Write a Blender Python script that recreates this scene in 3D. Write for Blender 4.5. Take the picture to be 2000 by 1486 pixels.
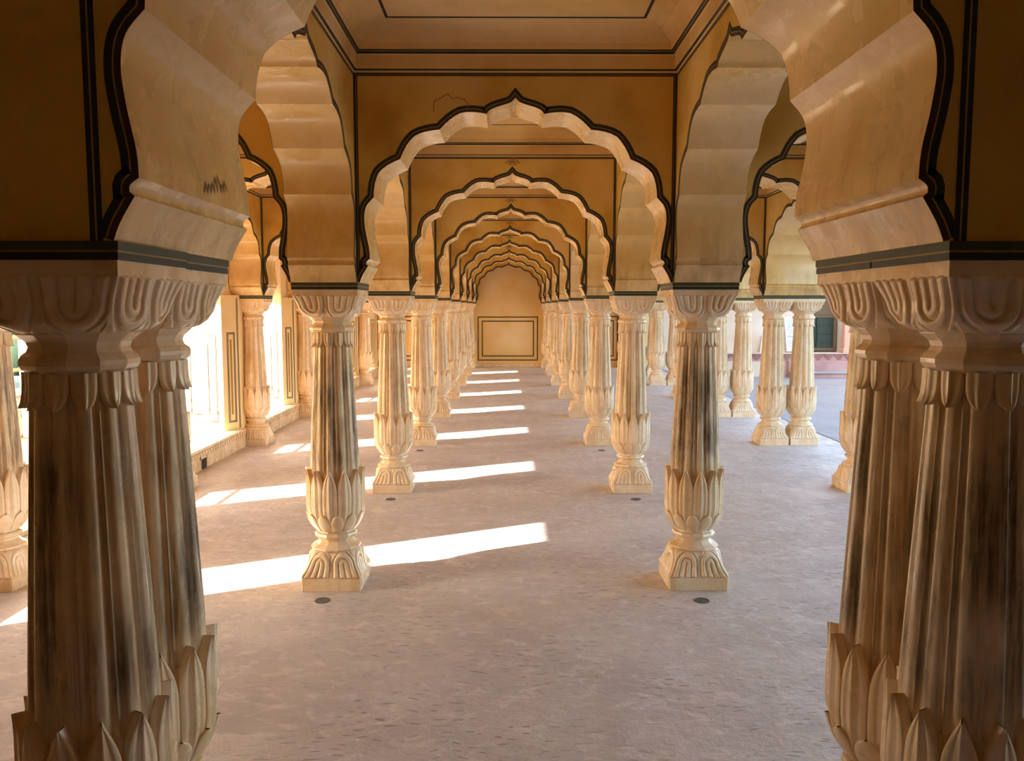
import bpy, math, random
from mathutils import Vector, geometry
random.seed(7)
S = bpy.context.scene
for o in list(bpy.data.objects): bpy.data.objects.remove(o)
C = S.collection
PI = math.pi

# ---------------------------------------------------------------- camera, sky, sun, exposure
cam = bpy.data.cameras.new('camera'); cam.sensor_width = 36; cam.lens = 1582.3 / 2000 * 36; cam.clip_start = .02; cam.clip_end = 2000
co = bpy.data.objects.new('camera', cam); C.objects.link(co)
co.location = (-.0566, 0, 1.9235); co.rotation_euler = (PI / 2 - .0902, 0, .0064 * -1)
S.camera = co
SUN_SLOPE, SUN_AZ = .472, math.atan(.5)          # drop per metre of X; heading of the rays from +X towards +Y
ELEV = math.atan(SUN_SLOPE * math.cos(SUN_AZ))
W = bpy.data.worlds.new('sky'); S.world = W; W.use_nodes = True
nt = W.node_tree; nt.nodes.clear()
sky = nt.nodes.new('ShaderNodeTexSky'); sky.sky_type = 'NISHITA'; sky.sun_disc = False
sky.sun_elevation = ELEV; sky.sun_rotation = math.radians(243.4); sky.air_density = 1.2; sky.dust_density = 2.0; sky.ozone_density = 1.0
bgn = nt.nodes.new('ShaderNodeBackground'); bgn.inputs[1].default_value = .25
wo = nt.nodes.new('ShaderNodeOutputWorld'); nt.links.new(sky.outputs[0], bgn.inputs[0]); nt.links.new(bgn.outputs[0], wo.inputs[0])
sl = bpy.data.lights.new('sun', 'SUN'); sl.energy = 11.0; sl.angle = math.radians(.6); sl.color = (1, .94, .85)
so = bpy.data.objects.new('sun', sl); C.objects.link(so)
d = Vector((math.cos(SUN_AZ) * math.cos(ELEV), math.sin(SUN_AZ) * math.cos(ELEV), -math.sin(ELEV)))
so.rotation_euler = d.to_track_quat('-Z', 'Y').to_euler(); so.location = (-20, -10, 20)
S.view_settings.view_transform = 'Standard'; S.view_settings.look = 'None'; S.view_settings.gamma = 1
S.view_settings.use_curve_mapping = False; S.view_settings.exposure = 2.25
S.cycles.use_denoising = True
S.cycles.max_bounces = 14; S.cycles.diffuse_bounces = 10; S.cycles.glossy_bounces = 5; S.cycles.sample_clamp_indirect = 12
S.cycles.caustics_reflective = False; S.cycles.caustics_refractive = False

# ---------------------------------------------------------------- layout (metres)
HW = 1.25          # half spacing of the nave columns
T = .4268          # thickness of walls, side of an abacus
HT = T / 2
R1, DR = 5.557, 2.906
def row(k): return R1 + DR * (k - 1)
NR = 8
XL = -3.60         # engaged columns along the window wall
XR, XR2 = 3.68, 4.107
SPR, RIM, TOP = 2.085, 3.417, 3.90
PIER_IN, SILL_X, WALL_X = -3.87, -3.67, -4.60

# ---------------------------------------------------------------- mesh builder
class MB:
    def __init__(s): s.v = []; s.f = []; s.m = []; s.s = []
    def face(s, idx, m=0, smooth=False): s.f.append(tuple(idx)); s.m.append(m); s.s.append(smooth)
    def quadpts(s, pts, m=0, smooth=False):
        n = len(s.v); s.v += [tuple(p) for p in pts]; s.face(range(n, n + len(pts)), m, smooth)
    def box(s, x0, x1, y0, y1, z0, z1, m=0, bev=0):
        n = len(s.v)
        if bev:
            b = bev
            for (z, e) in ((z0, b), (z0 + b, 0), (z1 - b, 0), (z1, b)):
                for (sx, sy, ex, ey) in ((x0, y0, 1, 0), (x1, y0, -1, 0), (x1, y0, 0, 1), (x1, y1, 0, -1), (x1, y1, -1, 0), (x0, y1, 1, 0), (x0, y1, 0, -1), (x0, y0, 0, 1)):
                    px = min(max(sx + ex * b, x0 + e), x1 - e); py = min(max(sy + ey * b, y0 + e), y1 - e)
                    s.v.append((px, py, z))
            for r in range(3):
                for i in range(8):
                    j = (i + 1) % 8
                    s.face((n + r * 8 + i, n + r * 8 + j, n + (r + 1) * 8 + j, n + (r + 1) * 8 + i), m)
            s.face([n + i for i in range(7, -1, -1)], m); s.face([n + 24 + i for i in range(8)], m); return
        s.v += [(x0, y0, z0), (x1, y0, z0), (x1, y1, z0), (x0, y1, z0), (x0, y0, z1), (x1, y0, z1), (x1, y1, z1), (x0, y1, z1)]
        for f in ((3, 2, 1, 0), (4, 5, 6, 7), (0, 1, 5, 4), (1, 2, 6, 5), (2, 3, 7, 6), (3, 0, 4, 7)): s.face([n + i for i in f], m)
    def grid(s, rows, closed=True, smooth=True, m=0, cap0=False, cap1=False):
        n = len(s.v); k = len(rows[0])
        for r in rows: s.v += [tuple(p) for p in r]
        for i in range(len(rows) - 1):
            for j in range(k if closed else k - 1):
                j2 = (j + 1) % k
                s.face((n + i * k + j, n + i * k + j2, n + (i + 1) * k + j2, n + (i + 1) * k + j), m, smooth)
        if cap0: s.face([n + j for j in range(k - 1, -1, -1)], m)
        if cap1: s.face([n + (len(rows) - 1) * k + j for j in range(k)], m)
    def tube(s, a, b, r, seg=8, m=0):
        a = Vector(a); b = Vector(b); z = (b - a).normalized(); x = z.orthogonal().normalized(); y = z.cross(x)
        rows = [[p + x * math.cos(2 * PI * i / seg) * r + y * math.sin(2 * PI * i / seg) * r for i in range(seg)] for p in (a, b)]
        s.grid(rows, m=m, cap0=True, cap1=True)
    def prism(s, poly, z0, z1, m=0):           # plan polygon, counter clockwise
        n = len(s.v); k = len(poly)
        s.v += [(x, y, z0) for x, y in poly] + [(x, y, z1) for x, y in poly]
        for i in range(k): j = (i + 1) % k; s.face((n + i, n + j, n + k + j, n + k + i), m)
        for t in geometry.tessellate_polygon([[Vector((x, y, 0)) for x, y in poly]]):
            s.face([n + i for i in t[::-1]], m); s.face([n + k + i for i in t], m)
    def ribbon(s, pts, normal, o0, o1, lift, m=0, closed=False):   # flat painted strip beside a polyline
        P = [Vector(p) for p in pts]; N = Vector(normal).normalized(); k = len(P); off = []
        for i in range(k):
            t0 = (P[i] - P[i - 1]).normalized() if (i or closed) else None
            t1 = (P[(i + 1) % k] - P[i]).normalized() if (i < k - 1 or closed) else None
            n0 = N.cross(t0) if t0 is not None else N.cross(t1); n1 = N.cross(t1) if t1 is not None else n0
            q = n0 + n1
            q = n0 if q.length < 1e-6 else q.normalized()
            off.append(q / max(.5, q.dot(n0)))
        n = len(s.v)
        for i in range(k): s.v.append(tuple(P[i] + off[i] * o0 + N * lift)); s.v.append(tuple(P[i] + off[i] * o1 + N * lift))
        for i in range(k if closed else k - 1):
            j = (i + 1) % k; s.face((n + 2 * i, n + 2 * j, n + 2 * j + 1, n + 2 * i + 1), m)
    def mesh(s, name, mats):
        me = bpy.data.meshes.new(name); me.from_pydata(s.v, [], s.f)
        for mt in (mats if isinstance(mats, (list, tuple)) else [mats]): me.materials.append(mt)
        me.polygons.foreach_set('material_index', s.m); me.polygons.foreach_set('use_smooth', s.s); me.update()
        return me
    def build(s, name, mats, parent=None, **kw): return put(s.mesh(name, mats), name, parent, **kw)
def put(me, name, parent=None, loc=(0, 0, 0), rz=0):
    o = bpy.data.objects.new(name, me); C.objects.link(o); o.location = loc; o.rotation_euler = (0, 0, rz)
    if parent is not None: o.parent = parent
    return o
def thing(name, label, cat, loc=(0, 0, 0), rz=0, group=None):
    o = put(None, name, None, loc, rz); o['label'] = label; o['category'] = cat
    if group: o['group'] = group
    return o
def tag(o, label, cat, group=None):
    o['label'] = label; o['category'] = cat
    if group: o['group'] = group
    return o
def structure(o): o['kind'] = 'structure'; return o
ORD = ['foremost', 'first', 'second', 'third', 'fourth', 'fifth', 'sixth', 'seventh', 'eighth', 'ninth']

# ---------------------------------------------------------------- materials
class NT:
    def __init__(s, name):
        s.m = bpy.data.materials.new(name); s.m.use_nodes = True; s.t = s.m.node_tree; s.t.nodes.clear()
        s.out = s.n('ShaderNodeOutputMaterial'); s.b = s.n('ShaderNodeBsdfPrincipled'); s.l(s.b.outputs[0], s.out.inputs[0])
        s.pos = s.n('ShaderNodeNewGeometry').outputs['Position']
    def n(s, t): return s.t.nodes.new(t)
    def l(s, a, b): s.t.links.new(a, b)
    def scaled(s, v, sc):
        m = s.n('ShaderNodeMapping'); s.l(v, m.inputs[0]); m.inputs['Scale'].default_value = sc if isinstance(sc, tuple) else (sc,) * 3; return m.outputs[0]
    def noise(s, v, scale, det=4, rough=.55, dist=0):
        n = s.n('ShaderNodeTexNoise'); s.l(v, n.inputs['Vector']); n.inputs['Scale'].default_value = scale; n.inputs['Detail'].default_value = det
        n.inputs['Roughness'].default_value = rough; n.inputs['Distortion'].default_value = dist; return n.outputs['Fac']
    def rmp(s, v, a, b, c=0, d=1):
        n = s.n('ShaderNodeMapRange'); n.interpolation_type = 'SMOOTHSTEP'; s.l(v, n.inputs[0])
        for i, x in enumerate((a, b, c, d)): n.inputs[i + 1].default_value = x
        return n.outputs[0]
    def math(s, op, a, b=None):
        n = s.n('ShaderNodeMath'); n.operation = op
        for i, x in enumerate((a, b)):
            if x is None: continue
            if isinstance(x, (int, float)): n.inputs[i].default_value = x
            else: s.l(x, n.inputs[i])
        return n.outputs[0]
    def mix(s, f, a, b):
        n = s.n('ShaderNodeMix'); n.data_type = 'RGBA'
        s.l(f, n.inputs['Factor']) if not isinstance(f, (int, float)) else setattr(n.inputs['Factor'], 'default_value', f)
        for k, x in ((6, a), (7, b)):
            if isinstance(x, tuple): n.inputs[k].default_value = x + (1,)
            else: s.l(x, n.inputs[k])
        return n.outputs[2]
    def bump(s, h, st, dist=.01, prev=None):
        n = s.n('ShaderNodeBump'); n.inputs['Strength'].default_value = st; n.inputs['Distance'].default_value = dist; s.l(h, n.inputs['Height'])
        if prev is not None: s.l(prev, n.inputs['Normal'])
        return n.outputs[0]
    def fin(s, col, rough=.5, normal=None, spec=.5):
        if isinstance(col, tuple): s.b.inputs['Base Color'].default_value = col + (1,)
        else: s.l(col, s.b.inputs['Base Color'])
        if isinstance(rough, (int, float)): s.b.inputs['Roughness'].default_value = rough
        else: s.l(rough, s.b.inputs['Roughness'])
        if normal is not None: s.l(normal, s.b.inputs['Normal'])
        s.b.inputs['Specular IOR Level'].default_value = spec
        return s.m

def plaster(name, base, blot, pale, r0=.35, r1=.6, streak=None, spec=.4):
    k = NT(name)
    c = k.mix(k.rmp(k.noise(k.pos, 1.7, 3, .5, .2), .30, .76), base, blot)
    c = k.mix(k.rmp(k.noise(k.pos, .9, 4, .5), .4, .78), c, pale)
    if streak:
        st = k.noise(k.scaled(k.pos, (9, 9, 1.1)), 1.0, 5, .65)
        z = k.n('ShaderNodeSeparateXYZ'); k.l(k.pos, z.inputs[0])
        zz = k.rmp(z.outputs[2], 2.14, 2.62, 1, 0)
        c = k.mix(k.math('MULTIPLY', k.math('MULTIPLY', k.rmp(st, .36, .78), zz), .70), c, streak)
    fine = k.noise(k.pos, 24, 4, .6)
    c = k.mix(k.math('MULTIPLY', k.rmp(fine, .5, .8), .12), c, blot)
    nb = k.bump(k.noise(k.pos, 9, 6, .6), .18, .02)
    return k.fin(c, k.rmp(k.noise(k.pos, 6, 4), .35, .65, r0, r1), nb, spec)
OCHRE = plaster('ochre_plaster', (.68, .44, .088), (.44, .225, .020), (.76, .55, .22), .45, .7)
CREAM = plaster('cream_polished_plaster', (.75, .53, .225), (.65, .41, .11), (.78, .60, .35), .14, .42, (.36, .20, .07))
JAMB = plaster('pale_jamb_plaster', (.80, .66, .47), (.74, .56, .35), (.82, .70, .54), .4, .6)
VAULT = plaster('vault_plaster', (.71, .475, .17), (.50, .27, .05), (.77, .56, .29), .45, .7)
ENDW = plaster('pale_ochre_end_plaster', (.74, .54, .25), (.70, .47, .15), (.77, .60, .37), .45, .7)
PIER = plaster('pier_plaster', (.76, .56, .27), (.70, .47, .18), (.78, .60, .34), .45, .7)
PINK = plaster('pink_sandstone', (.48, .27, .24), (.36, .18, .17), (.55, .36, .33), .6, .8)
PALEWALL = plaster('pale_courtyard_plaster', (.66, .52, .40), (.60, .44, .32), (.70, .58, .48), .6, .8)

def marble(name, dirt):
    k = NT(name)
    oi = k.n('ShaderNodeObjectInfo'); add = k.n('ShaderNodeVectorMath'); add.operation = 'ADD'
    k.l(k.pos, add.inputs[0])
    c = k.mix(k.rmp(k.noise(k.scaled(k.pos, (5, 5, 2)), 1, 5, .6, .4), .4, .68), (.80, .63, .43), (.68, .47, .25))
    c = k.mix(k.rmp(k.noise(k.pos, 3.1, 4, .5), .52, .75), c, (.82, .68, .52))
    v = k.math('MULTIPLY', k.rmp(k.noise(k.pos, 38, 4, .6), .55, .8), .35)
    c = k.mix(v, c, (.52, .33, .16))
    if dirt:
        st = k.noise(k.scaled(k.pos, (26, 26, 1.3)), 1.0, 6, .7)
        bl = k.noise(k.scaled(k.pos, (6, 6, 2.2)), 1.0, 3, .5)
        xyz = k.n('ShaderNodeSeparateXYZ'); k.l(k.pos, xyz.inputs[0])
        a = k.rmp(xyz.outputs[2], .72, .95); b = k.rmp(xyz.outputs[2], 1.45, 1.72, 1, .15)
        dm = k.math('MULTIPLY', k.math('MULTIPLY', a, b), k.math('MULTIPLY', k.rmp(st, .36, .62), k.rmp(bl, .30, .58)))
        y = k.rmp(xyz.outputs[1], 5.2, 9.5, 1, .30)
        c = k.mix(k.math('MULTIPLY', k.math('MULTIPLY', dm, y), .90), c, (.105, .062, .030))
    nb = k.bump(k.noise(k.pos, 60, 4, .6), .10, .006)
    return k.fin(c, k.rmp(k.noise(k.pos, 11, 3), .35, .65, .15, .34), nb, .5)
STONE = marble('cream_marble', False); SHAFT = marble('stained_cream_marble', True)

def floor_mat():
    k = NT('worn_lime_floor')
    c = k.mix(k.rmp(k.noise(k.pos, 1.3, 6, .62, .5), .35, .68), (.55, .49, .455), (.635, .575, .535))
    c = k.mix(k.rmp(k.noise(k.pos, .7, 4, .5), .5, .75), c, (.48, .42, .41))
    c = k.mix(k.math('MULTIPLY', k.rmp(k.noise(k.scaled(k.pos, (7, 11, 7)), 1, 6, .7, .8), .48, .68), .85), c, (.74, .68, .63))
    c = k.mix(k.math('MULTIPLY', k.rmp(k.noise(k.pos, 16, 6, .7), .54, .74), .5), c, (.38, .31, .265))
    # pick marks: short chisel dashes
    wv = k.n('ShaderNodeTexNoise'); k.l(k.pos, wv.inputs['Vector']); wv.inputs['Scale'].default_value = 2.2
    dv = k.n('ShaderNodeVectorMath'); dv.operation = 'MULTIPLY_ADD'; k.l(wv.outputs['Color'], dv.inputs[0]); dv.inputs[1].default_value = (.30, .30, 0); k.l(k.pos, dv.inputs[2])
    vo = k.n('ShaderNodeTexVoronoi'); vo.inputs['Scale'].default_value = 1; k.l(k.scaled(dv.outputs[0], (7.5, 13, 1)), vo.inputs['Vector']); vo.inputs['Randomness'].default_value = .85
    sep = k.n('ShaderNodeVectorMath'); sep.operation = 'SUBTRACT'; k.l(k.scaled(dv.outputs[0], (7.5, 13, 1)), sep.inputs[0]); k.l(vo.outputs['Position'], sep.inputs[1])
    ln = k.n('ShaderNodeVectorMath'); ln.operation = 'LENGTH'; k.l(k.scaled(sep.outputs[0], (1, 2.6, 0)), ln.inputs[0])
    dash = k.rmp(ln.outputs['Value'], .13, .24, 1, 0)
    msk = k.rmp(k.noise(k.pos, 1.1, 4, .65, .4), .42, .58)
    dash = k.math('MULTIPLY', dash, msk)
    c = k.mix(k.math('MULTIPLY', dash, .55), c, (.20, .145, .12))
    # cracks
    cv = k.n('ShaderNodeTexVoronoi'); cv.feature = 'DISTANCE_TO_EDGE'; cv.inputs['Scale'].default_value = .42; k.l(dv.outputs[0], cv.inputs['Vector'])
    dv2 = k.n('ShaderNodeVectorMath'); dv2.operation = 'MULTIPLY_ADD'; wn = k.n('ShaderNodeTexNoise'); wn.inputs['Scale'].default_value = 5; wn.inputs['Detail'].default_value = 6; k.l(k.pos, wn.inputs['Vector'])
    k.l(wn.outputs['Color'], dv2.inputs[0]); dv2.inputs[1].default_value = (.6, .6, 0); k.l(k.pos, dv2.inputs[2]); k.l(dv2.outputs[0], cv.inputs['Vector'])
    cr = k.math('MULTIPLY', k.rmp(cv.outputs['Distance'], .003, .014, 1, 0), k.rmp(k.noise(k.pos, 1.1, 2), .5, .62))
    c = k.mix(k.math('MULTIPLY', cr, .7), c, (.78, .71, .64))
    nb = k.bump(k.noise(k.pos, 3.5, 8, .68), .55, .045)
    nb = k.bump(k.noise(k.pos, 40, 5, .7), .25, .006, nb)
    nb = k.bump(k.math('SUBTRACT', 1, dash), .5, .006, nb)
    return k.fin(c, k.rmp(k.noise(k.pos, 4, 4), .35, .7, .45, .7), nb, .35)
FLOOR = floor_mat()
def flat(name, col, rough=.5, spec=.4, vary=.25):
    k = NT(name); c = k.mix(k.math('MULTIPLY', k.rmp(k.noise(k.pos, 14, 5, .65), .4, .75), vary), col, tuple(min(1, x * 1.9 + .01) for x in col))
    return k.fin(c, rough, None, spec)
INK = flat('dark_green_line_paint', (.016, .022, .014), .55); RUST = flat('brown_line_paint', (.045, .022, .010), .6)
GOLD = flat('pale_ochre_line_paint', (.34, .23, .08), .6); UMBER = flat('umber_panel_paint', (.32, .16, .035), .6)
MOTIF = flat('faded_motif_paint', (.20, .11, .04), .7); GREY = flat('dark_grey_metal', (.10, .095, .085), .4, .6)
PIPE = flat('painted_steel_pipe', (.085, .075, .065), .45); GREEN = flat('dark_green_door_paint', (.012, .026, .018), .35)
WOOD = flat('brown_door_wood', (.13, .075, .035), .5); DARK = flat('shadowed_recess_plaster', (.20, .14, .09), .8)
BOARD = flat('white_sign_board', (.72, .74, .76), .5, .4, .05); TEXTM = flat('grey_sign_text', (.16, .17, .19), .6)
SALMON = flat('salmon_pillar_paint', (.62, .34, .24), .7); PAVE = plaster('courtyard_paving', (.345, .315, .315), (.31, .285, .28), (.375, .345, .345), .6, .8)
TERR = plaster('terrace_paving', (.40, .33, .27), (.34, .28, .22), (.44, .37, .31), .6, .8)
BALU = plaster('balustrade_stone', (.34, .27, .19), (.29, .22, .14), (.38, .31, .23), .6, .8)  # stone tone set low to keep the balustrade from burning out
HILL = plaster('hazy_hillside_scrub', (.050, .066, .052), (.034, .052, .036), (.080, .090, .088), .9, 1); LEAFY = flat('hillside_tree_foliage', (.026, .044, .024), .9, .1, .5)
LINES = [RUST, GOLD, INK]

# ---------------------------------------------------------------- ground and setting
m = MB(); m.box(-4.6, 4.78, -14, 27, -.4, 0); structure(m.build('floor', FLOOR))
m = MB(); m.box(4.78, 34, -12, 27, -.7, -.30); structure(m.build('floor', PAVE)).name = 'floor_courtyard'
m = MB(); m.box(-6.95, -4.6, -6, 27, -.5, .20); structure(m.build('floor', TERR)).name = 'floor_terrace'
m = MB(); m.box(-4.75, 4.5, -14, 27, TOP, TOP + 2.6); structure(m.build('roof_storey_block', VAULT))  # slab raised to stand in for unseen upper storeys and shade the courtyard

# ---------------------------------------------------------------- cusped arch
def lobe(a, b, bulge, n=9):      # arc from a to b swelling to the left of travel
    ax, az = a; bx, bz = b; dx, dz = bx - ax, bz - az; L = math.hypot(dx, dz); nx, nz = -dz / L, dx / L
    out = []
    for i in range(n):
        t = i / (n - 1); q = 4 * t * (1 - t) * bulge
        q *= 1 + .25 * (1 - abs(2 * t - 1))
        out.append((ax + dx * t + nx * q, az + dz * t + nz * q))
    return out
def smooth_curve(P, n=6):
    out = []
    for i in range(len(P) - 1):
        p0 = P[max(i - 1, 0)]; p1 = P[i]; p2 = P[i + 1]; p3 = P[min(i + 2, len(P) - 1)]
        for j in range(n):
            t = j / n
            out.append(tuple(.5 * (2 * p1[c] + (p2[c] - p0[c]) * t + (2 * p0[c] - 5 * p1[c] + 4 * p2[c] - p3[c]) * t * t + (3 * p1[c] - p0[c] - 3 * p2[c] + p3[c]) * t ** 3) for c in (0, 1)))
    return out + [P[-1]]
# right half, from the foot up; each list is one facet of the soffit
HALF = [smooth_curve([(1.018, 0), (1.000, .045), (.962, .108)], 4), [(.962, .108), (.974, .118)],
        smooth_curve([(.974, .118), (.972, .135), (.950, .152)], 3),
        smooth_curve([(.950, .152), (.954, .22), (.973, .32), (.983, .415), (.968, .49), (.920, .547)], 5),
        lobe((.920, .547), (.745, .791), -.050), lobe((.745, .791), (.488, .977), -.050), lobe((.488, .977), (.185, 1.076), -.046),
        smooth_curve([(.185, 1.076), (.165, 1.100), (.12, 1.120), (.06, 1.138), (.025, 1.152), (0, 1.178)], 4)]
ARCHH = SPR
def arch(name, label, loc, rz, half, thick, group, blind=False, faces=(1, -1), motif=False, marks=None):
    """local x along the span, y through the wall, z from the springing"""
    k = half / 1.0366
    t = thing(name, label, 'arch', (loc[0], loc[1], SPR), rz, group)
    facets = [[(x * k, z) for x, z in f] for f in HALF]
    facets = facets + [[(-x, z) for x, z in f[::-1]] for f in facets[::-1]]
    line = [facets[0][0]] + [p for f in facets for p in f[1:]]
    top = TOP - SPR; h = half
    poly = [(h, 0)] + line + [(-h, 0), (-h, top), (h, top)]
    m = MB(); tri = geometry.tessellate_polygon([[Vector((x, z, 0)) for x, z in poly]])
    for sy in (-1, 1):
        n = len(m.v); m.v += [(x, sy * thick / 2, z) for x, z in poly]
        for a in tri:
            A = [poly[i] for i in a]; ccw = (A[1][0] - A[0][0]) * (A[2][1] - A[0][1]) - (A[1][1] - A[0][1]) * (A[2][0] - A[0][0]) > 0
            idx = [n + i for i in a]
            m.face(idx if (ccw == (sy < 0)) else idx[::-1])
    m.quadpts([(-h, -thick / 2, 0), (-h, thick / 2, 0), (line[-1][0], thick / 2, 0), (line[-1][0], -thick / 2, 0)])
    m.quadpts([(h, -thick / 2, 0), (line[0][0], -thick / 2, 0), (line[0][0], thick / 2, 0), (h, thick / 2, 0)])
    m.build('spandrel_wall', OCHRE, t)
    if not blind:
        m = MB()
        for f in facets:
            m.grid([[(x, -thick / 2, z) for x, z in f], [(x, thick / 2, z) for x, z in f]], closed=False)
            for q in range(len(m.f) - len(f) + 1, len(m.f)): m.f[q] = m.f[q][::-1]
        m.build('soffit', CREAM, t)
    m = MB()
    for sy in faces:
        L = [(x, sy * thick / 2, z) for x, z in (line if sy > 0 else line[::-1])]
        N = (0, sy, 0)
        sg = 1
        for (a, b, mi) in ((.000, .017, 0), (.017, .021, 1), (.021, .041, 2)): m.ribbon(L, N, sg * a, sg * b, .0015, mi)
        y = sy * thick / 2
        R = [(h - .002, y, .02), (h - .002, y, RIM - SPR), (-h + .002, y, RIM - SPR), (-h + .002, y, .02)]
        if sy > 0: R = R[::-1]
        if thick > T * 1.5 and rz == 0: R = R[1:3]
        for (a, b, mi) in ((.0, .009, 2), (.009, .012, 1), (.012, .021, 0)): m.ribbon(R, N, -sg * -a, -sg * -b, .0012, mi)
    m.build('painted_border', LINES, t)
    if motif:
        m = MB(); y = -thick / 2
        for i in range(9):
            a = PI * (i + .5) / 9; r = .055 if i % 2 else .07
            c0 = (math.cos(a) * .012, y, 1.265 + math.sin(a) * .012); c1 = (math.cos(a) * r, y, 1.265 + math.sin(a) * r)
            m.ribbon([c0, c1], (0, -1, 0), -.003, .003, .0015)
            q = [(c1[0] + .011 * math.cos(a + b), y, c1[2] + .011 * math.sin(a + b)) for b in (0, 1.6, 3.2, 4.7)]
            m.ribbon(q, (0, -1, 0), 0, .003, .0016, 0, True)
        m.ribbon([(-.05, y, 1.257), (.05, y, 1.257)], (0, -1, 0), -.003, .003, .0015)
        m.build('lotus_motif', MOTIF, t)
    return t
def oth(i, tot=NR): return f'{ORD[i]}'
CX_L = (-HW - HT + XL + HT) / 2; HX_L = (-HW - HT - (XL + HT)) / 2
CX_R = (HW + HT + XR - HT) / 2; HX_R = (XR - HT - HW - HT) / 2
Y0F, Y0B = row(1) - DR - T, row(1) - DR
Y0C = (Y0F + Y0B) / 2
a0 = arch('cusped_arch', 'deep foreground nave arch with broad lobed soffit over the paired columns', (0, Y0C), 0, HW - HT, 2 * T, 'nave cross arches')
for k in range(1, NR + 1):
    arch('cusped_arch', f'{oth(k)} thin cusped cross arch over the nave beyond the deep foreground arch' if k < NR else 'blind cusped arch outlined on the far end wall of the nave', (0, row(k)), 0, HW - HT, T, 'nave cross arches', blind=k == NR, motif=2 <= k <= 6)
for side, cx, hx in (('left', CX_L, HX_L), ('right', CX_R, HX_R)):
    wh = 'beside the sunlit windows' if side == 'left' else 'beside the open courtyard'
    arch('cusped_arch', f'deep cross arch in the {side} aisle in line with the foreground columns', (cx, Y0C), 0, hx, 2 * T, 'aisle cross arches')
    for k in range(1, NR + 1):
        arch('cusped_arch', f'{oth(k)} thin cross arch of the {side} aisle, counted inward from the foreground', (cx, row(k)), 0, hx, T, 'aisle cross arches', blind=k == NR)
    for k in range(NR):
        sx = -1 if side == 'left' else 1; cy = row(k) + DR / 2
        nm = f'{ORD[k + 1]} lengthwise arch of the {side} nave arcade, counted from the foreground columns'
        arch('cusped_arch', nm, (sx * HW, cy), PI / 2, DR / 2 - HT, T, f'{side} nave arcade arches')
        if side == 'left':
            arch('cusped_arch', f'{ORD[k + 1]} lengthwise arch against the window wall, counted from the foreground', (XL, cy), PI / 2, DR / 2 - HT, T, 'window wall arches')
        else:
            arch('cusped_arch', f'{ORD[k + 1]} lengthwise arch over the paired courtyard columns, counted from the foreground', ((XR + XR2) / 2, cy), PI / 2, DR / 2 - HT, 2 * T, 'courtyard arches')

# ---------------------------------------------------------------- ceilings
def vault(cx, cy, hx, hy):
    m = MB()
    prof = [(0, RIM, 0), (.006, RIM + .012, 2), (.018, RIM + .02, 0), (.022, 3.520, 0), (.030, 3.526, 2), (.034, 3.540, 1), (.036, 3.544, 2), (.046, 3.550, 3)]
    prof += [(.046 + .204 * (1 - math.cos(a)), 3.550 + .120 * math.sin(a), 3) for a in (.3, .6, .9, 1.2, 1.45)]
    prof += [(.244, 3.672, 2), (.262, 3.675, 3), (.56, 3.678, 2), (.576, 3.679, 3)]
    rings = []
    for (i, z, _) in prof: rings.append([(cx - hx + i, cy - hy + i, z), (cx - hx + i, cy + hy - i, z), (cx + hx - i, cy + hy - i, z), (cx + hx - i, cy - hy + i, z)])
    for a in range(len(rings) - 1):
        for j in range(4):
            q = (j + 1) % 4
            m.quadpts([rings[a][j], rings[a][q], rings[a + 1][q], rings[a + 1][j]], {0: 0, 1: 2, 2: 3, 3: 0}[prof[a][2]] if prof[a][2] else 0)
    m.quadpts(rings[-1])
    o = m.build('ceiling', [VAULT, RUST, GOLD, INK]); structure(o); return o
for k in range(NR):
    y0 = Y0B + HT if k == 0 else row(k) + HT; y1 = row(k + 1) - HT
    for cx, hx in ((0, HW - HT), (CX_L, HX_L), (CX_R, HX_R)): vault(cx, (y0 + y1) / 2, hx, (y1 - y0) / 2)
m = MB(); m.box(-4.6, 4.6, -14, Y0F - HT, RIM, RIM + .1); structure(m.build('ceiling', VAULT))
# closed unseen room round the camera, deepened to keep the foreground faces dark
m = MB(); m.box(-4.9, 4.9, -14.3, -14, -.4, TOP); structure(m.build('wall_back', OCHRE))
m = MB(); m.box(-4.9, -4.6, -14, Y0F - HT, -.4, TOP); m.box(-4.6, XL + HT, Y0F - HT, Y0B + HT, 0, TOP); structure(m.build('wall_front_left', OCHRE))
m = MB(); m.box(4.6, 4.9, -14, Y0F - HT, -.4, TOP); m.box(XR - HT, XR2 + HT, Y0F - HT, Y0B + HT, 2.0, TOP); structure(m.build('wall_front_right', OCHRE))

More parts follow.
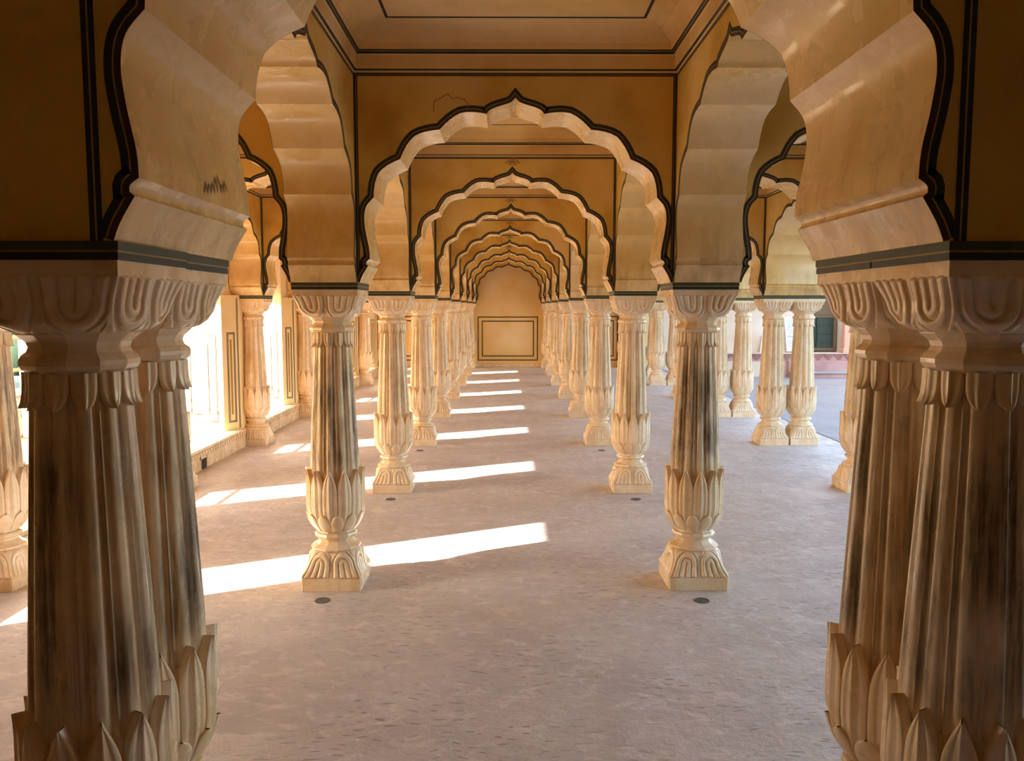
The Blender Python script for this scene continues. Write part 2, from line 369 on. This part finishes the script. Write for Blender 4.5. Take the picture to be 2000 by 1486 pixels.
# ---------------------------------------------------------------- lotus column, meshes shared by every copy
def sqpt(h, k, u, face):                 # u in -1..1 along one face
    a = u * PI / 4; cxx, cyy = math.cos(a), math.sin(a)
    x = (1 - k) * cxx + k * 1; y = (1 - k) * cyy + k * u
    c, s_ = [(1, 0), (0, 1), (-1, 0), (0, -1)][face]
    return (h * (x * c - y * s_), h * (x * s_ + y * c), c, s_)
def interp(tab, t):
    for i in range(len(tab) - 1):
        if t <= tab[i + 1][0]:
            f = (t - tab[i][0]) / (tab[i + 1][0] - tab[i][0]); f = max(0, f); return [a + (b - a) * f for a, b in zip(tab[i][1:], tab[i + 1][1:])]
    return list(tab[-1][1:])
def sstep(a, b, x):
    t = min(1, max(0, (x - a) / (b - a))); return t * t * (3 - 2 * t)
def scroll(u, t):                        # relief of nested U curls, arms towards t = 1, two to a face
    a = (u - .5) * 2 if u > 0 else (u + .5) * 2
    tc = .50
    D = abs(a) if t > tc else math.hypot(a, (t - tc) * 1.75)
    if D > 1.05: return -.004
    e = .004 * sstep(1.0, .90, D)
    e -= .010 * math.exp(-((D - .86) / .045) ** 2)
    e += .006 * (sstep(.84, .72, D) * sstep(.44, .56, D))
    e -= .007 * math.exp(-((D - .44) / .045) ** 2)
    e += .005 * sstep(.42, .28, D)
    if t > tc - .12: e -= .015 * math.exp(-(a / .07) ** 2) * sstep(tc - .14, tc + .04, t)
    return e * sstep(0, .08, t) * sstep(1.02, .93, t)
def carved(z0, z1, tab, flip, nu=80, nt=36):
    rows = []
    for i in range(nt + 1):
        t = i / nt; h, k = interp(tab, t); r = []
        for f in range(4):
            for j in range(nu):
                u = -1 + 2 * j / nu
                x, y, nx, ny = sqpt(h, k, u, f)
                e = scroll(u, 1 - t if flip else t)
                L = math.hypot(x, y); r.append((x + e * (nx * .7 + x / L * .3), y + e * (ny * .7 + y / L * .3), z0 + (z1 - z0) * t))
        rows.append(r)
    m = MB(); m.grid(rows, cap0=True, cap1=True); return m
CAPT = [(0, .148, 0), (.05, .168, .10), (.18, .185, .42), (.38, .191, .68), (.58, .193, .80), (.74, .199, .90), (.88, .205, .97), (1, .2125, 1)]
BAST = [(0, .203, 1), (.08, .197, .97), (.22, .187, .86), (.42, .180, .66), (.65, .177, .48), (.82, .173, .38), (.93, .165, .32), (1, .150, .30)]
def ngon(prof, n, smooth=False, ph=0):
    m = MB(); rows = [[(r / math.cos(PI / n) * math.cos(2 * PI * (i + .5) / n + ph), r / math.cos(PI / n) * math.sin(2 * PI * (i + .5) / n + ph), z) for i in range(n)] for r, z in prof]
    for a in range(len(rows) - 1):        # separate facets so that the edges stay crisp round the ring
        for i in range(n):
            j = (i + 1) % n; m.quadpts([rows[a][i], rows[a][j], rows[a + 1][j], rows[a + 1][i]])
    return m
BULB = [(.385, .118), (.405, .135), (.43, .156), (.47, .176), (.51, .186), (.57, .191), (.64, .187), (.70, .178), (.75, .163), (.77, .150)]
LEAFR = BULB[:5] + [(.57, .195), (.65, .194), (.73, .189), (.80, .183), (.83, .180)]
def rb(z): return interp([(a, b) for a, b in LEAFR], z)[0]
SHT = [(.60, .168), (.76, .171), (.90, .1675), (1.05, .160), (1.25, .150), (1.45, .1395), (1.66, .1285), (1.76, .1265)]
def shaft():
    m = MB(); rows = []; per = 14
    for z in (.60, .70, .82, .92, 1.05, 1.18, 1.32, 1.46, 1.58, 1.68, 1.765):
        R = interp(SHT, z)[0]; r = []
        for i in range(12 * per):
            w = (i % per) / per; q = abs(2 * w - 1)            # q=0 on the crest of a rib, 1 in the valley
            e = -.013 * sstep(.25, .80, q) + .013 * math.exp(-((q - 1) / .11) ** 2) - .001
            a = 2 * PI * (i + .5 * 0) / (12 * per) - PI / 12
            e *= R / .15
            r.append(((R + e) * math.cos(a), (R + e) * math.sin(a), z))
        rows.append(r)
    m.grid(rows); return m
def leaf(z0, z1, base, half, tipcurl, shape, rib=True, nu=10, nv=12, drop=.014, radius=rb, down=False):
    rows = []
    for i in range(nv + 1):
        v = i / nv; z = z0 + (z1 - z0) * v; w = shape(v) * half; r = []
        for j in range(nu + 1):
            u = -1 + 2 * j / nu; e = base + tipcurl * v ** 5
            if rib:
                e += .006 * math.exp(-(u / .11) ** 2) - .004 * math.exp(-((abs(u) - .45) / .11) ** 2)
            e -= .005 * abs(u) ** 3
            R = radius(z) + e; a = u * w; r.append((R * math.cos(a), R * math.sin(a), z))
        Rl = radius(z) + base - drop
        r = [(Rl * math.cos(-w), Rl * math.sin(-w), z)] + r + [(Rl * math.cos(w), Rl * math.sin(w), z)]
        rows.append(r)
    m = MB()
    if down: rows = rows[::-1]
    m.grid(rows, closed=False)
    if down: pass
    return m
gothic = lambda v: 1.0 if v < .60 else max(.04, 1 - ((v - .60) / .40) ** 2.1)
rounded = lambda v: 1.0 if v < .3 else max(.10, math.sqrt(max(0, 1 - ((v - .3) / .7) ** 2)))
D15 = PI / 12
m_leaf = leaf(.43, .822, .007, D15 * .97, .014, gothic, nu=18, nv=16, drop=.030)
m_bud = leaf(.395, .520, .015, D15 * .98, .004, rounded, rib=False, nv=8, drop=.018)
m_pet = leaf(1.752, 1.655, .010, D15 * .94, .010, rounded, rib=True, nv=8, drop=.016, radius=lambda z: interp(SHT, z)[0] - .001, down=True)
def bulbmesh():
    m = MB(); n = 48; m.grid([[(r * math.cos(2 * PI * i / n), r * math.sin(2 * PI * i / n), z) for i in range(n)] for z, r in BULB]); return m
def ringed(m0, phase):
    m = MB(); n = len(m0.v)
    for i in range(12):
        a = 2 * PI * i / 12 + phase; c, s_ = math.cos(a), math.sin(a); b = len(m.v)
        m.v += [(x * c - y * s_, x * s_ + y * c, z) for x, y, z in m0.v]
        for f, sm in zip(m0.f, m0.s): m.face([b + q for q in f], 0, sm)
    return m
def bandmesh():
    m = MB(); h = HT
    m.box(-h - .004, h + .004, -h - .004, h + .004, SPR - .046, SPR - .027, 0); m.box(-h - .003, h + .003, -h - .003, h + .003, SPR - .027, SPR - .022, 1); m.box(-h - .006, h + .006, -h - .006, h + .006, SPR - .022, SPR, 2)
    return m
m = MB(); m.box(-.2015, .2015, -.2015, .2015, -.005, .097, 0, .008); ME_PL = m.mesh('plinth', STONE)
ME_BA = carved(.095, .262, BAST, True).mesh('carved_base', STONE)
ME_NK = ngon([(.150, .258), (.166, .268), (.165, .280), (.132, .298), (.114, .318), (.118, .332), (.137, .345), (.142, .358), (.137, .371), (.122, .378), (.120, .392)], 12).mesh('neck_molding', STONE)
ME_BU = bulbmesh().mesh('lotus_bulb', STONE)
ME_SH = shaft().mesh('shaft', SHAFT)
ME_CO = ngon([(.120, 1.745), (.130, 1.752), (.140, 1.760), (.1465, 1.772), (.1465, 1.784), (.140, 1.795), (.128, 1.804), (.123, 1.818), (.128, 1.832), (.150, 1.852), (.152, 1.858)], 12).mesh('collar_ring', STONE)
ME_CA = carved(1.853, 2.003, CAPT, False).mesh('carved_capital', STONE)
m = MB(); m.box(-HT, HT, -HT, HT, 2.000, SPR - .040); ME_AB = m.mesh('abacus', STONE)
ME_BD = bandmesh().mesh('painted_band', [INK, GOLD, flat('grey_green_line_paint', (.050, .062, .038), .55, .3)])
m = MB(); h = HT - .0005; m.box(-h, h, -h, h, SPR, TOP)
for (nx, ny) in ((0, -1), (0, 1), (1, 0), (-1, 0)):
    tx, ty = -ny, nx
    for e in (-1, 1):
        P = [(nx * h + tx * e * (h - .022), ny * h + ty * e * (h - .022), z) for z in (SPR, TOP)]
        m.ribbon(P, (nx, ny, 0), -.016, .016, .001, 1); m.ribbon(P, (nx, ny, 0), -.002, .002, .0016, 2)
ME_IM = m.mesh('impost_block', [OCHRE, INK, GOLD])
ME_LF, ME_BL, ME_PT = m_leaf.mesh('lotus_leaf', STONE), m_bud.mesh('bud_leaf', STONE), m_pet.mesh('collar_petal', STONE)
ME_LR, ME_BR, ME_PR = ringed(m_leaf, D15).mesh('lotus_leaf_ring', STONE), ringed(m_bud, 0).mesh('bud_leaf_ring', STONE), ringed(m_pet, D15).mesh('collar_petal_ring', STONE)
def column(label, x, y, near, group):
    t = thing('lotus_column', label, 'column', (x, y, 0), 0, group); t['kind'] = 'thing'
    for me in (ME_PL, ME_BA, ME_NK, ME_BU, ME_SH, ME_CO, ME_CA, ME_AB, ME_BD, ME_IM): put(me, me.name, t)
    if near:
        for i in range(12):
            a = 2 * PI * i / 12
            put(ME_LF, 'lotus_leaf', t, rz=a + D15 * 0); put(ME_BL, 'bud_leaf', t, rz=a + D15); put(ME_PT, 'collar_petal', t, rz=a)
    else:
        for me in (ME_LR, ME_BR, ME_PR): put(me, me.name, t)
    return t
for side, sx in (('left', -1), ('right', 1)):
    t = column(f'stained front column of the dark foreground pair at the {side} edge of the frame', sx * HW, Y0F, True, 'foreground paired columns')
    if side == 'left':                   # this one stands a little out of line with its neighbour
        t.location.x += .025
        for c in t.children:
            if c.name.startswith('impost_block'): c.location.x = -.025
    column(f'half-hidden rear column of the foreground pair on the {side}, lit on its inner side', sx * HW, Y0B, True, 'foreground paired columns')
    for k in range(1, NR + 1):
        lb = f'{ORD[k]} single cream lotus column of the {side} nave row, behind the foreground pair' if k < NR else f'cream lotus column at the far end of the {side} nave row, against the end wall'
        column(lb, sx * HW, row(k), k <= 4, f'{side} nave columns')
for k in range(1, NR + 1):
    column(f'{ORD[k]} lotus column engaged in the left window wall, counted from the foreground', XL, row(k), k <= 4, 'window wall columns')
for k in range(1, NR + 1):
    column(f'aisle-side column of the {ORD[k]} courtyard pair on the right, counted from the foreground', XR, row(k), k <= 4, 'paired courtyard columns')
    column(f'courtyard-side column of the {ORD[k]} courtyard pair on the right, counted from the foreground', XR2, row(k), k <= 4, 'paired courtyard columns')

# ---------------------------------------------------------------- window wall on the left
def rect_lines(m, org, ux, N, x0, x1, z0, z1, bands, lift=.0015):
    ux = Vector(ux).normalized(); org = Vector(org)
    P = [org + ux * a + Vector((0, 0, z)) for a, z in ((x0, z0), (x1, z0), (x1, z1), (x0, z1))]
    for (a, b, mi) in bands: m.ribbon(P, N, a, b, lift, mi, True)
for k in range(0, NR + 1):
    y = row(k)
    if k == 0: poly = [(WALL_X, Y0F - HT), (PIER_IN, Y0F - HT), (PIER_IN, y + .5), (-4.45, y + .5), (-4.45, y + 1.4), (WALL_X, y + 1.4)]
    elif k == NR: poly = [(WALL_X, y - .5), (PIER_IN, y - .5), (-3.71, y - .27), (-3.71, y + .4), (WALL_X, y + .4)]
    else: poly = [(WALL_X, y - .5), (PIER_IN, y - .5), (-3.71, y - .27), (-3.71, y + .27), (PIER_IN, y + .5), (-4.45, y + .5), (-4.45, y + 1.4), (WALL_X, y + 1.4)]  # outer return past each pier is unseen, added to narrow the sun patches
    m = MB(); m.prism(poly, 0, SPR); p = structure(m.build('wall_left', OCHRE if k == 0 else [JAMB, PIER]))
    m = MB(); m.prism([(min(a, XL - HT - .001), b) for a, b in poly], SPR, TOP); pu = structure(m.build('wall_left', OCHRE if k == 0 else [JAMB, PIER]))
    if k:
        for q in (p, pu):
            for f in q.data.polygons: f.material_index = 0 if (f.normal.y < -.9 and f.center.x < -3.9) else 1
        m = MB(); yj = y - .5
        thin = [(0, .007, 0), (.011, .015, 0)]
        rect_lines(m, (0, yj, 0), (1, 0, 0), (0, -1, 0), -4.42, -3.945, .374, 1.556, [(0, .008, 0), (.012, .020, 1)])
        rect_lines(m, (0, yj, 0), (1, 0, 0), (0, -1, 0), -4.31, -4.055, .477, 1.44, [(0, .007, 0), (.010, .016, 1)])
        m.build('jamb_lines', [INK, RUST], p)
        m = MB(); a = Vector((PIER_IN, y - .5, 0)); b = Vector((-3.71, y - .27, 0)); ux = (b - a).normalized(); L = (b - a).length; N = (ux.y, -ux.x, 0)
        rect_lines(m, a, ux, N, .075, .205, .36, 1.585, [(0, .010, 0), (.016, .026, 0)])
        rect_lines(m, a, ux, N, .122, .152, .47, 1.49, [(0, .014, 1)])
        m.ribbon([a + ux * (L - .03) + Vector((0, 0, z)) for z in (.27, 2.05)], N, -.012, -.003, .0015, 0); m.ribbon([a + ux * (L - .03) + Vector((0, 0, z)) for z in (.27, 2.05)], N, .003, .012, .0015, 0)
        m.build('pier_lines', [INK, UMBER], p)
    if k < NR:                       # lintel over the opening, reveal ceiling and the sill below
        m = MB(); m.box(WALL_X, -4.45, y + 1.4, y + DR - .5, 2.28, TOP); m.box(-4.45, XL - HT, y + .5, y + DR - .5, 3.35, TOP)
        m.build('lintel', JAMB, pu)
for k in range(0, NR):
    y0, y1 = row(k) + .22, row(k + 1) - .22
    if k == 0: y0 = Y0B + HT
    m = MB(); m.box(WALL_X, SILL_X - .012, y0, y1, 0, .215); m.box(WALL_X, SILL_X, y0, y1, .215, .25, 0, .006)
    t = m.build('trim_' + str(k + 1), STONE); structure(t)
    m = MB(); n = int((y1 - y0) / .085)
    for i in range(n):
        yc = y0 + (i + .5) * (y1 - y0) / n; z1, z0 = .213, .150
        b = len(m.v); X = SILL_X
        m.v += [(X - .02, yc - .034, z1), (X, yc - .034, z1), (X, yc + .034, z1), (X - .02, yc + .034, z1), (X - .02, yc - .028, .178), (X - .001, yc - .028, .178), (X - .001, yc + .028, .178), (X - .02, yc + .028, .178), (X - .02, yc, z0), (X - .004, yc, z0)]
        for f in ((0, 4, 5, 1), (3, 2, 6, 7), (1, 5, 6, 2), (4, 8, 9, 5), (5, 9, 6), (7, 6, 9, 8)): m.face([b + q for q in f])
    o = m.build('dentil_band', STONE, t); o['kind'] = 'stuff'
    m = MB(); yd = row(k) + (1.12 if k != 3 else .85); X = SILL_X - .012
    m.quadpts([(X + .001, yd - .09, 0), (X + .001, yd + .09, 0), (X + .001, yd + .09, .125), (X + .001, yd - .09, .125)])
    for (ya, yb, za, zb) in ((yd - .115, yd - .09, 0, .15), (yd + .09, yd + .115, 0, .15), (yd - .115, yd + .115, .125, .15)): m.box(X - .01, X + .006, ya, yb, za, zb, 1)
    m.build('drain_hole', [flat('drain_shadow', (.05, .035, .025), .9) if k == 0 else bpy.data.materials['drain_shadow'], STONE], t)

# ---------------------------------------------------------------- end wall
m = MB(); YE = row(NR) + HT + .002; m.box(-4.6, 4.5, YE, YE + .5, -.1, TOP); w = structure(m.build('wall_end', ENDW))
m = MB(); m.box(-HW + .12, HW - .12, YE - .04, YE, 0, .09, 0, .01); structure(m.build('baseboard_end', STONE))
m = MB()
s = YE / 1582.3
def ex(px): return (px - 990) * s - .0566 + 0
def ez(py): return 1.9235 - (py - 600) * s
B2 = [(0, .030, 0), (.036, .046, 1)]
for (x0, x1, y0, y1) in ((933, 1051, 704, 618), (941, 1043, 696, 626), (1158, 1207, 704, 617), (1166, 1199, 696, 625), (779, 826, 704, 617), (787, 818, 696, 625)):
    rect_lines(m, (0, YE, 0), (1, 0, 0), (0, -1, 0), ex(x0), ex(x1), ez(y0), ez(y1), B2, .002)
m.build('panel_lines', [RUST, UMBER], w)

# ---------------------------------------------------------------- terrace, balustrade, pipes, hillside outside the windows
XB = -6.6
t = thing('balustrade', 'pale stone balustrade with lattice panel and turned balusters outside the left windows', 'balustrade', (XB, 0, .2))
m = MB(); m.box(-.09, .09, 5, 19, .55, .63, 0, .012); m.build('rail', BALU, t)
m = MB(); m.box(-.10, .10, 5, 19, 0, .08, 0, .012); m.build('footing', BALU, t)
m = MB(); m.box(-.06, .06, 5, 19, .34, .375, 0, .008); m.build('mid_rail', BALU, t)
m = MB(); 
for i in range(int(14 / .16)):
    y = 5 + i * .16
    for a, b in ((y, y + .16), (y + .16, y)): m.box(-.02, .02, 0, 0, 0, 0) if False else m.tube((0, a, .37), (0, b, .56), .014, 6)
o = m.build('lattice', BALU, t)
m = MB(); n = 10
m.grid([[(r * math.cos(2 * PI * i / n), r * math.sin(2 * PI * i / n), z) for i in range(n)] for r, z in ((.030, .075), (.040, .10), (.045, .15), (.034, .22), (.024, .28), (.032, .31), (.032, .345))]); ME_BS = m.mesh('baluster', BALU)
for i in range(100): put(ME_BS, 'baluster', t, (0, 5.07 + i * .14, 0))
m = MB(); m.box(-.08, .08, -.08, .08, 0, 1.72, 0, .012); m.box(-.10, .10, -.10, .10, 1.72, 1.80, 0, .012); tag(m.build('terrace_post', BOARD, None, loc=(-6.38, 10.72, .2)), 'square white post rising above the pale terrace balustrade', 'post')
t = thing('pipe_railing', 'dark steel pipe rail running along the terrace outside the windows', 'railing', (-5.5, 0, .2))
m = MB(); m.tube((0, 4, 1.03), (0, 26, 1.03), .022); m.build('rail', PIPE, t)
m = MB(); m.tube((-.9, 4, 1.32), (-.9, 26, 1.32), .022); m.build('rail', PIPE, t)
for i in range(6):
    m = MB(); m.tube((0, 4.6 + i * 4, 0), (0, 4.6 + i * 4, 1.03), .022); m.build('post', PIPE, t)
m = MB(); rows = []
for i in range(26):
    x = -7.2 - (i / 25) ** 2 * 420; r = []
    for j in range(40):
        y = -60 + j * 14; z = -9 + (i / 25) ** 2 * 16 + 2.0 * math.sin(j * .9 + i) + 3 * math.sin(i * .7 + j * .31)
        r.append((x, y, z - (6 if i == 0 else 0)))
    rows.append(r)
m.grid(rows, closed=False); m.f = [f[::-1] for f in m.f]
o = m.build('hillside', HILL); tag(o, 'hazy scrubby hillside below the terrace beyond the balustrade', 'hill'); o['kind'] = 'structure'
m = MB(); rnd = random.Random(3)
for i in range(260):
    x = -60 - rnd.random() ** 1.3 * 170; y = 12 + rnd.random() * 230; k = ((-x - 7.2) / 420) ** .5
    z = -9 + k * k * 16 + rnd.random() * 3; r = 2.0 + rnd.random() * 2.5; n = 8
    m.grid([[(x + r * math.sin(p) * math.cos(2 * PI * j / n) * (.8 + .4 * rnd.random()), y + r * math.sin(p) * math.sin(2 * PI * j / n) * (.8 + .4 * rnd.random()), z + r * .9 * -math.cos(p)) for j in range(n)] for p in (.15, .7, 1.2, 1.7, 2.3, 2.95)])
o = m.build('hillside_trees', LEAFY); tag(o, 'mass of small green trees far down on the hillside', 'trees'); o['kind'] = 'stuff'

# ---------------------------------------------------------------- courtyard end building on the right
YB = 26.3; s2 = YB / 1582.3
def bx_(px): return (px - 990) * s2 - .0566
def bz_(py): return 1.9235 - (py - 600) * s2
m = MB(); PT = bz_(688)
xa, xb = bx_(1556), bx_(1643)
m.box(4.5, xa, YB, YB + .4, -.4, 5.5); m.box(xa, xb, YB, YB + .4, 2.75, 5.5); m.box(xb, 30, YB, YB + .4, -.4, 5.5)
m.box(xa, xb, YB + 2.4, YB + 2.8, -.4, 3); m.box(xa - .1, xa, YB + .4, YB + 2.4, -.4, 3); m.box(xb, xb + .1, YB + .4, YB + 2.4, -.4, 3); m.box(xa, xb, YB + .4, YB + 2.4, 2.75, 3)
structure(m.build('wall_courtyard', PALEWALL))
m = MB(); m.box(4.8, 30, YB - .42, YB + 2.4, PT - .03, PT, 0, .006); m.box(4.8, 30, YB - .36, YB, -.4, PT - .03); t = structure(m.build('trim_9', PALEWALL))
m = MB()
for i in range(76):
    x = 5.0 + i * .33; yy = YB - .36
    rows = []
    for q in range(7):
        a = q / 6; r = .155 * math.sin(PI * (.15 + .85 * a)) if a < 1 else .0
        rows.append((x - .155 * math.cos(a * PI / 2 * .999), x + .155 * math.cos(a * PI / 2 * .999), PT - .035 - a * .20))
    for q in range(6):
        (l0, r0, za), (l1, r1, zb) = rows[q], rows[q + 1]
        m.quadpts([(l1, yy - .03, zb), (r1, yy - .03, zb), (r0, yy - .05, za), (l0, yy - .05, za)])
        m.quadpts([(l1, yy, zb), (l1, yy - .03, zb), (l0, yy - .05, za), (l0, yy, za)]); m.quadpts([(r1, yy - .03, zb), (r1, yy, zb), (r0, yy, za), (r0, yy - .05, za)])
m.box(4.8, 30, YB - .375, YB - .36, PT - .26, PT - .03)
o = m.build('carved_leaf_band', PINK, t); o['kind'] = 'stuff'
x0 = bx_(1530)
tst = thing('stone_steps', 'pink sandstone steps below the green courtyard door', 'steps', (x0, YB - .36, -.30))
m = MB(); m.box(0, 18, -.30, 0, 0, bz_(703) + .30, 0, .01); m.build('step', PINK, tst)
m = MB(); m.box(0, 18, -.62, -.30, 0, .14, 0, .01); m.build('step', PINK, tst)
m = MB(); m.box(0, 18, -.68, -.30, .14, .20, 0, .008); m.build('tread', PAVE, tst)
YD = YB + .25
t = thing('courtyard_door', 'dark green double door in a brown wooden frame across the courtyard', 'door', (0, YD, 0))
def pane(m, x0, x1, z0, z1, y=0, d=.05): m.box(x0, x1, y, y + d, z0, z1, 0, .006)
dx0, dx1, dz0, dz1 = bx_(1590), bx_(1641), bz_(686), bz_(616); 
m = MB(); pane(m, dx0, dx1, dz1 - .08, dz1); pane(m, dx0, dx1, dz0, dz0 + .10); pane(m, dx1 - .10, dx1, dz0 + .10, dz1 - .08); pane(m, dx0, dx0 + .04, dz0 + .1, dz1 - .08); m.build('door_frame', WOOD, t)
m = MB(); xm = bx_(1601); pane(m, dx0 + .04, xm, dz0 + .10, dz1 - .08, .03, .04); m.build('door_leaf', GREEN, t)
m = MB(); pane(m, xm + .012, dx1 - .10, dz0 + .10, dz1 - .08, .015, .05)
for a in (.30, .62): pane(m, xm + .04, dx1 - .14, dz0 + .2 + a * .9 - .2, dz0 + .2 + a * .9 + .08, .005, .02)
m.build('door_leaf', GREEN, t)
m = MB(); m.box(xa, dx0, YD - .02, YD + .1, PT, dz1 + .0); m.box(xa, xb, YD + .35, YD + .45, dz1, 2.75); structure(m.build('wall_niche', DARK))
m = MB(); xp = bx_(1651); m.box(-.14, .14, -.14, .14, 0, 2.4, 0, .02); m.box(-.18, .18, -.18, .18, 0, .14, 0, .015); m.box(-.18, .18, -.18, .18, 2.4, 2.55, 0, .015)
tag(m.build('salmon_pillar', SALMON, None, loc=(xp, YB - .2, PT)), 'salmon pink square pillar beside the green courtyard door', 'pillar')
m = MB(); t = thing('notice_board', 'white notice board covered in lines of small text, leaning across the courtyard', 'sign', (bx_(1544.5), YB - .18, PT + .04))
hw, hh = 13.5 * s2, (683 - 617) * s2
m.v += [(-hw * .72, 0, 0), (hw, 0, 0), (hw, .16, hh), (-hw, .16, hh), (-hw * .72, .03, 0), (hw, .03, 0), (hw, .19, hh), (-hw, .19, hh)]
for f in ((0, 1, 2, 3), (7, 6, 5, 4), (0, 4, 5, 1), (1, 5, 6, 2), (2, 6, 7, 3), (3, 7, 4, 0)): m.face(f)
m.build('panel', BOARD, t)
m = MB(); rnd = random.Random(5)
for i in range(22):
    z = hh * (.95 - i * .040)
    if i in (12, 15): continue
    yy = .16 * z / hh - .003; x = -hw * .80 + (.04 if i % 5 else .09)
    while x < hw * .86:
        w_ = .02 + rnd.random() * .05
        hgt = .012 if i != 13 else .022
        m.quadpts([(x, yy, z), (x + w_, yy, z), (x + w_, yy + .16 / hh * hgt, z + hgt), (x, yy + .16 / hh * hgt, z + hgt)]); x += w_ + .014
m.build('text_lines', TEXTM, t)
m = MB(); m.prism([(-.16, 0), (.16, 0), (.16, .12), (-.16, .12)], 0, .55); m.v = [(x * (1 - .25 * (z > .3)) + .05 * (z > .3), y + .1 * (z > .3), z) for x, y, z in m.v]
tag(m.build('broken_slab', PALEWALL, None, loc=(bx_(1492), YB - .16, PT)), 'broken pale stone slab leaning on the courtyard wall left of the notice board', 'slab')
m = MB(); m.box(-.10, .10, -.10, .10, 0, .40, 0, .015); m.box(-.13, .13, -.13, .13, 0, .07, 0, .01)
tag(m.build('stone_bollard', PALEWALL, None, loc=(bx_(1540), YB - 1.3, -.30)), 'low pale stone block in front of the courtyard steps', 'block')
# low curb along the platform edge towards the courtyard
m = MB(); m.box(4.70, 4.82, -6, 26, -.30, .012, 0, .008); structure(m.build('trim_10', PAVE))

# ---------------------------------------------------------------- small details
for i, (x, y, lb) in enumerate([(-1.27, 5.188, 'first left nave column'), (1.224, 5.172, 'first right nave column'), (-1.225, 8.013, 'second left nave column'), (1.241, 7.998, 'second right nave column'), (-1.228, 10.79, 'third left nave column'), (1.22, 10.79, 'third right nave column')]):
    m = MB(); n = 20
    m.grid([[(r * math.cos(2 * PI * j / n), r * math.sin(2 * PI * j / n), z) for j in range(n)] for r, z in ((.052, -.002), (.052, .004), (.046, .006), (.044, .003), (.012, .003), (.010, .006))], cap1=True, smooth=False)
    tag(m.build('floor_plug', GREY, None, loc=(x, y, 0)), f'small dark metal plug set in the floor before the {lb}', 'plug', 'floor plugs')
# scratched scribble on the left foreground soffit
m = MB(); rnd = random.Random(11); prof = smooth_curve([(.950, .152), (.954, .22), (.973, .32)], 8)
def sof(z):
    for i in range(len(prof) - 1):
        if prof[i + 1][1] >= z: return prof[i][0] + (prof[i + 1][0] - prof[i][0]) * (z - prof[i][1]) / (prof[i + 1][1] - prof[i][1])
    return prof[-1][0]
pts = []
for i in range(15):
    y = 2.44 + i * .0145; z = 2.262 + i * .0022 + (.030 if i % 2 else 0) * (.5 + rnd.random() * .6) + (.02 if i in (7, 9) else 0)
    pts.append((-sof(z - SPR) - 0, y, z))
m.ribbon(pts, (1, 0, 0), -.0035, .0035, .002)
m.build('scratched_scribble', MOTIF, a0, loc=(0, -Y0C, -SPR))
# hairline crack in the plaster above the first nave arch
m = MB(); yc = row(1) - HT; zs = lambda py: 3.417 + (142 - py) * .00335; xs_ = lambda px: (px - 1003) * .00335
for P in ([(846, 214), (847, 196), (862, 188), (873, 181), (881, 190), (894, 188), (908, 193)], [(905, 190), (912, 200), (909, 213)]):
    m.ribbon([(xs_(a), yc, zs(b)) for a, b in P], (0, -1, 0), -.0022, .0022, .0016)
m.build('plaster_crack', MOTIF, [o for o in bpy.data.objects if o.name == 'cusped_arch.001'][0], loc=(0, -row(1), -SPR))
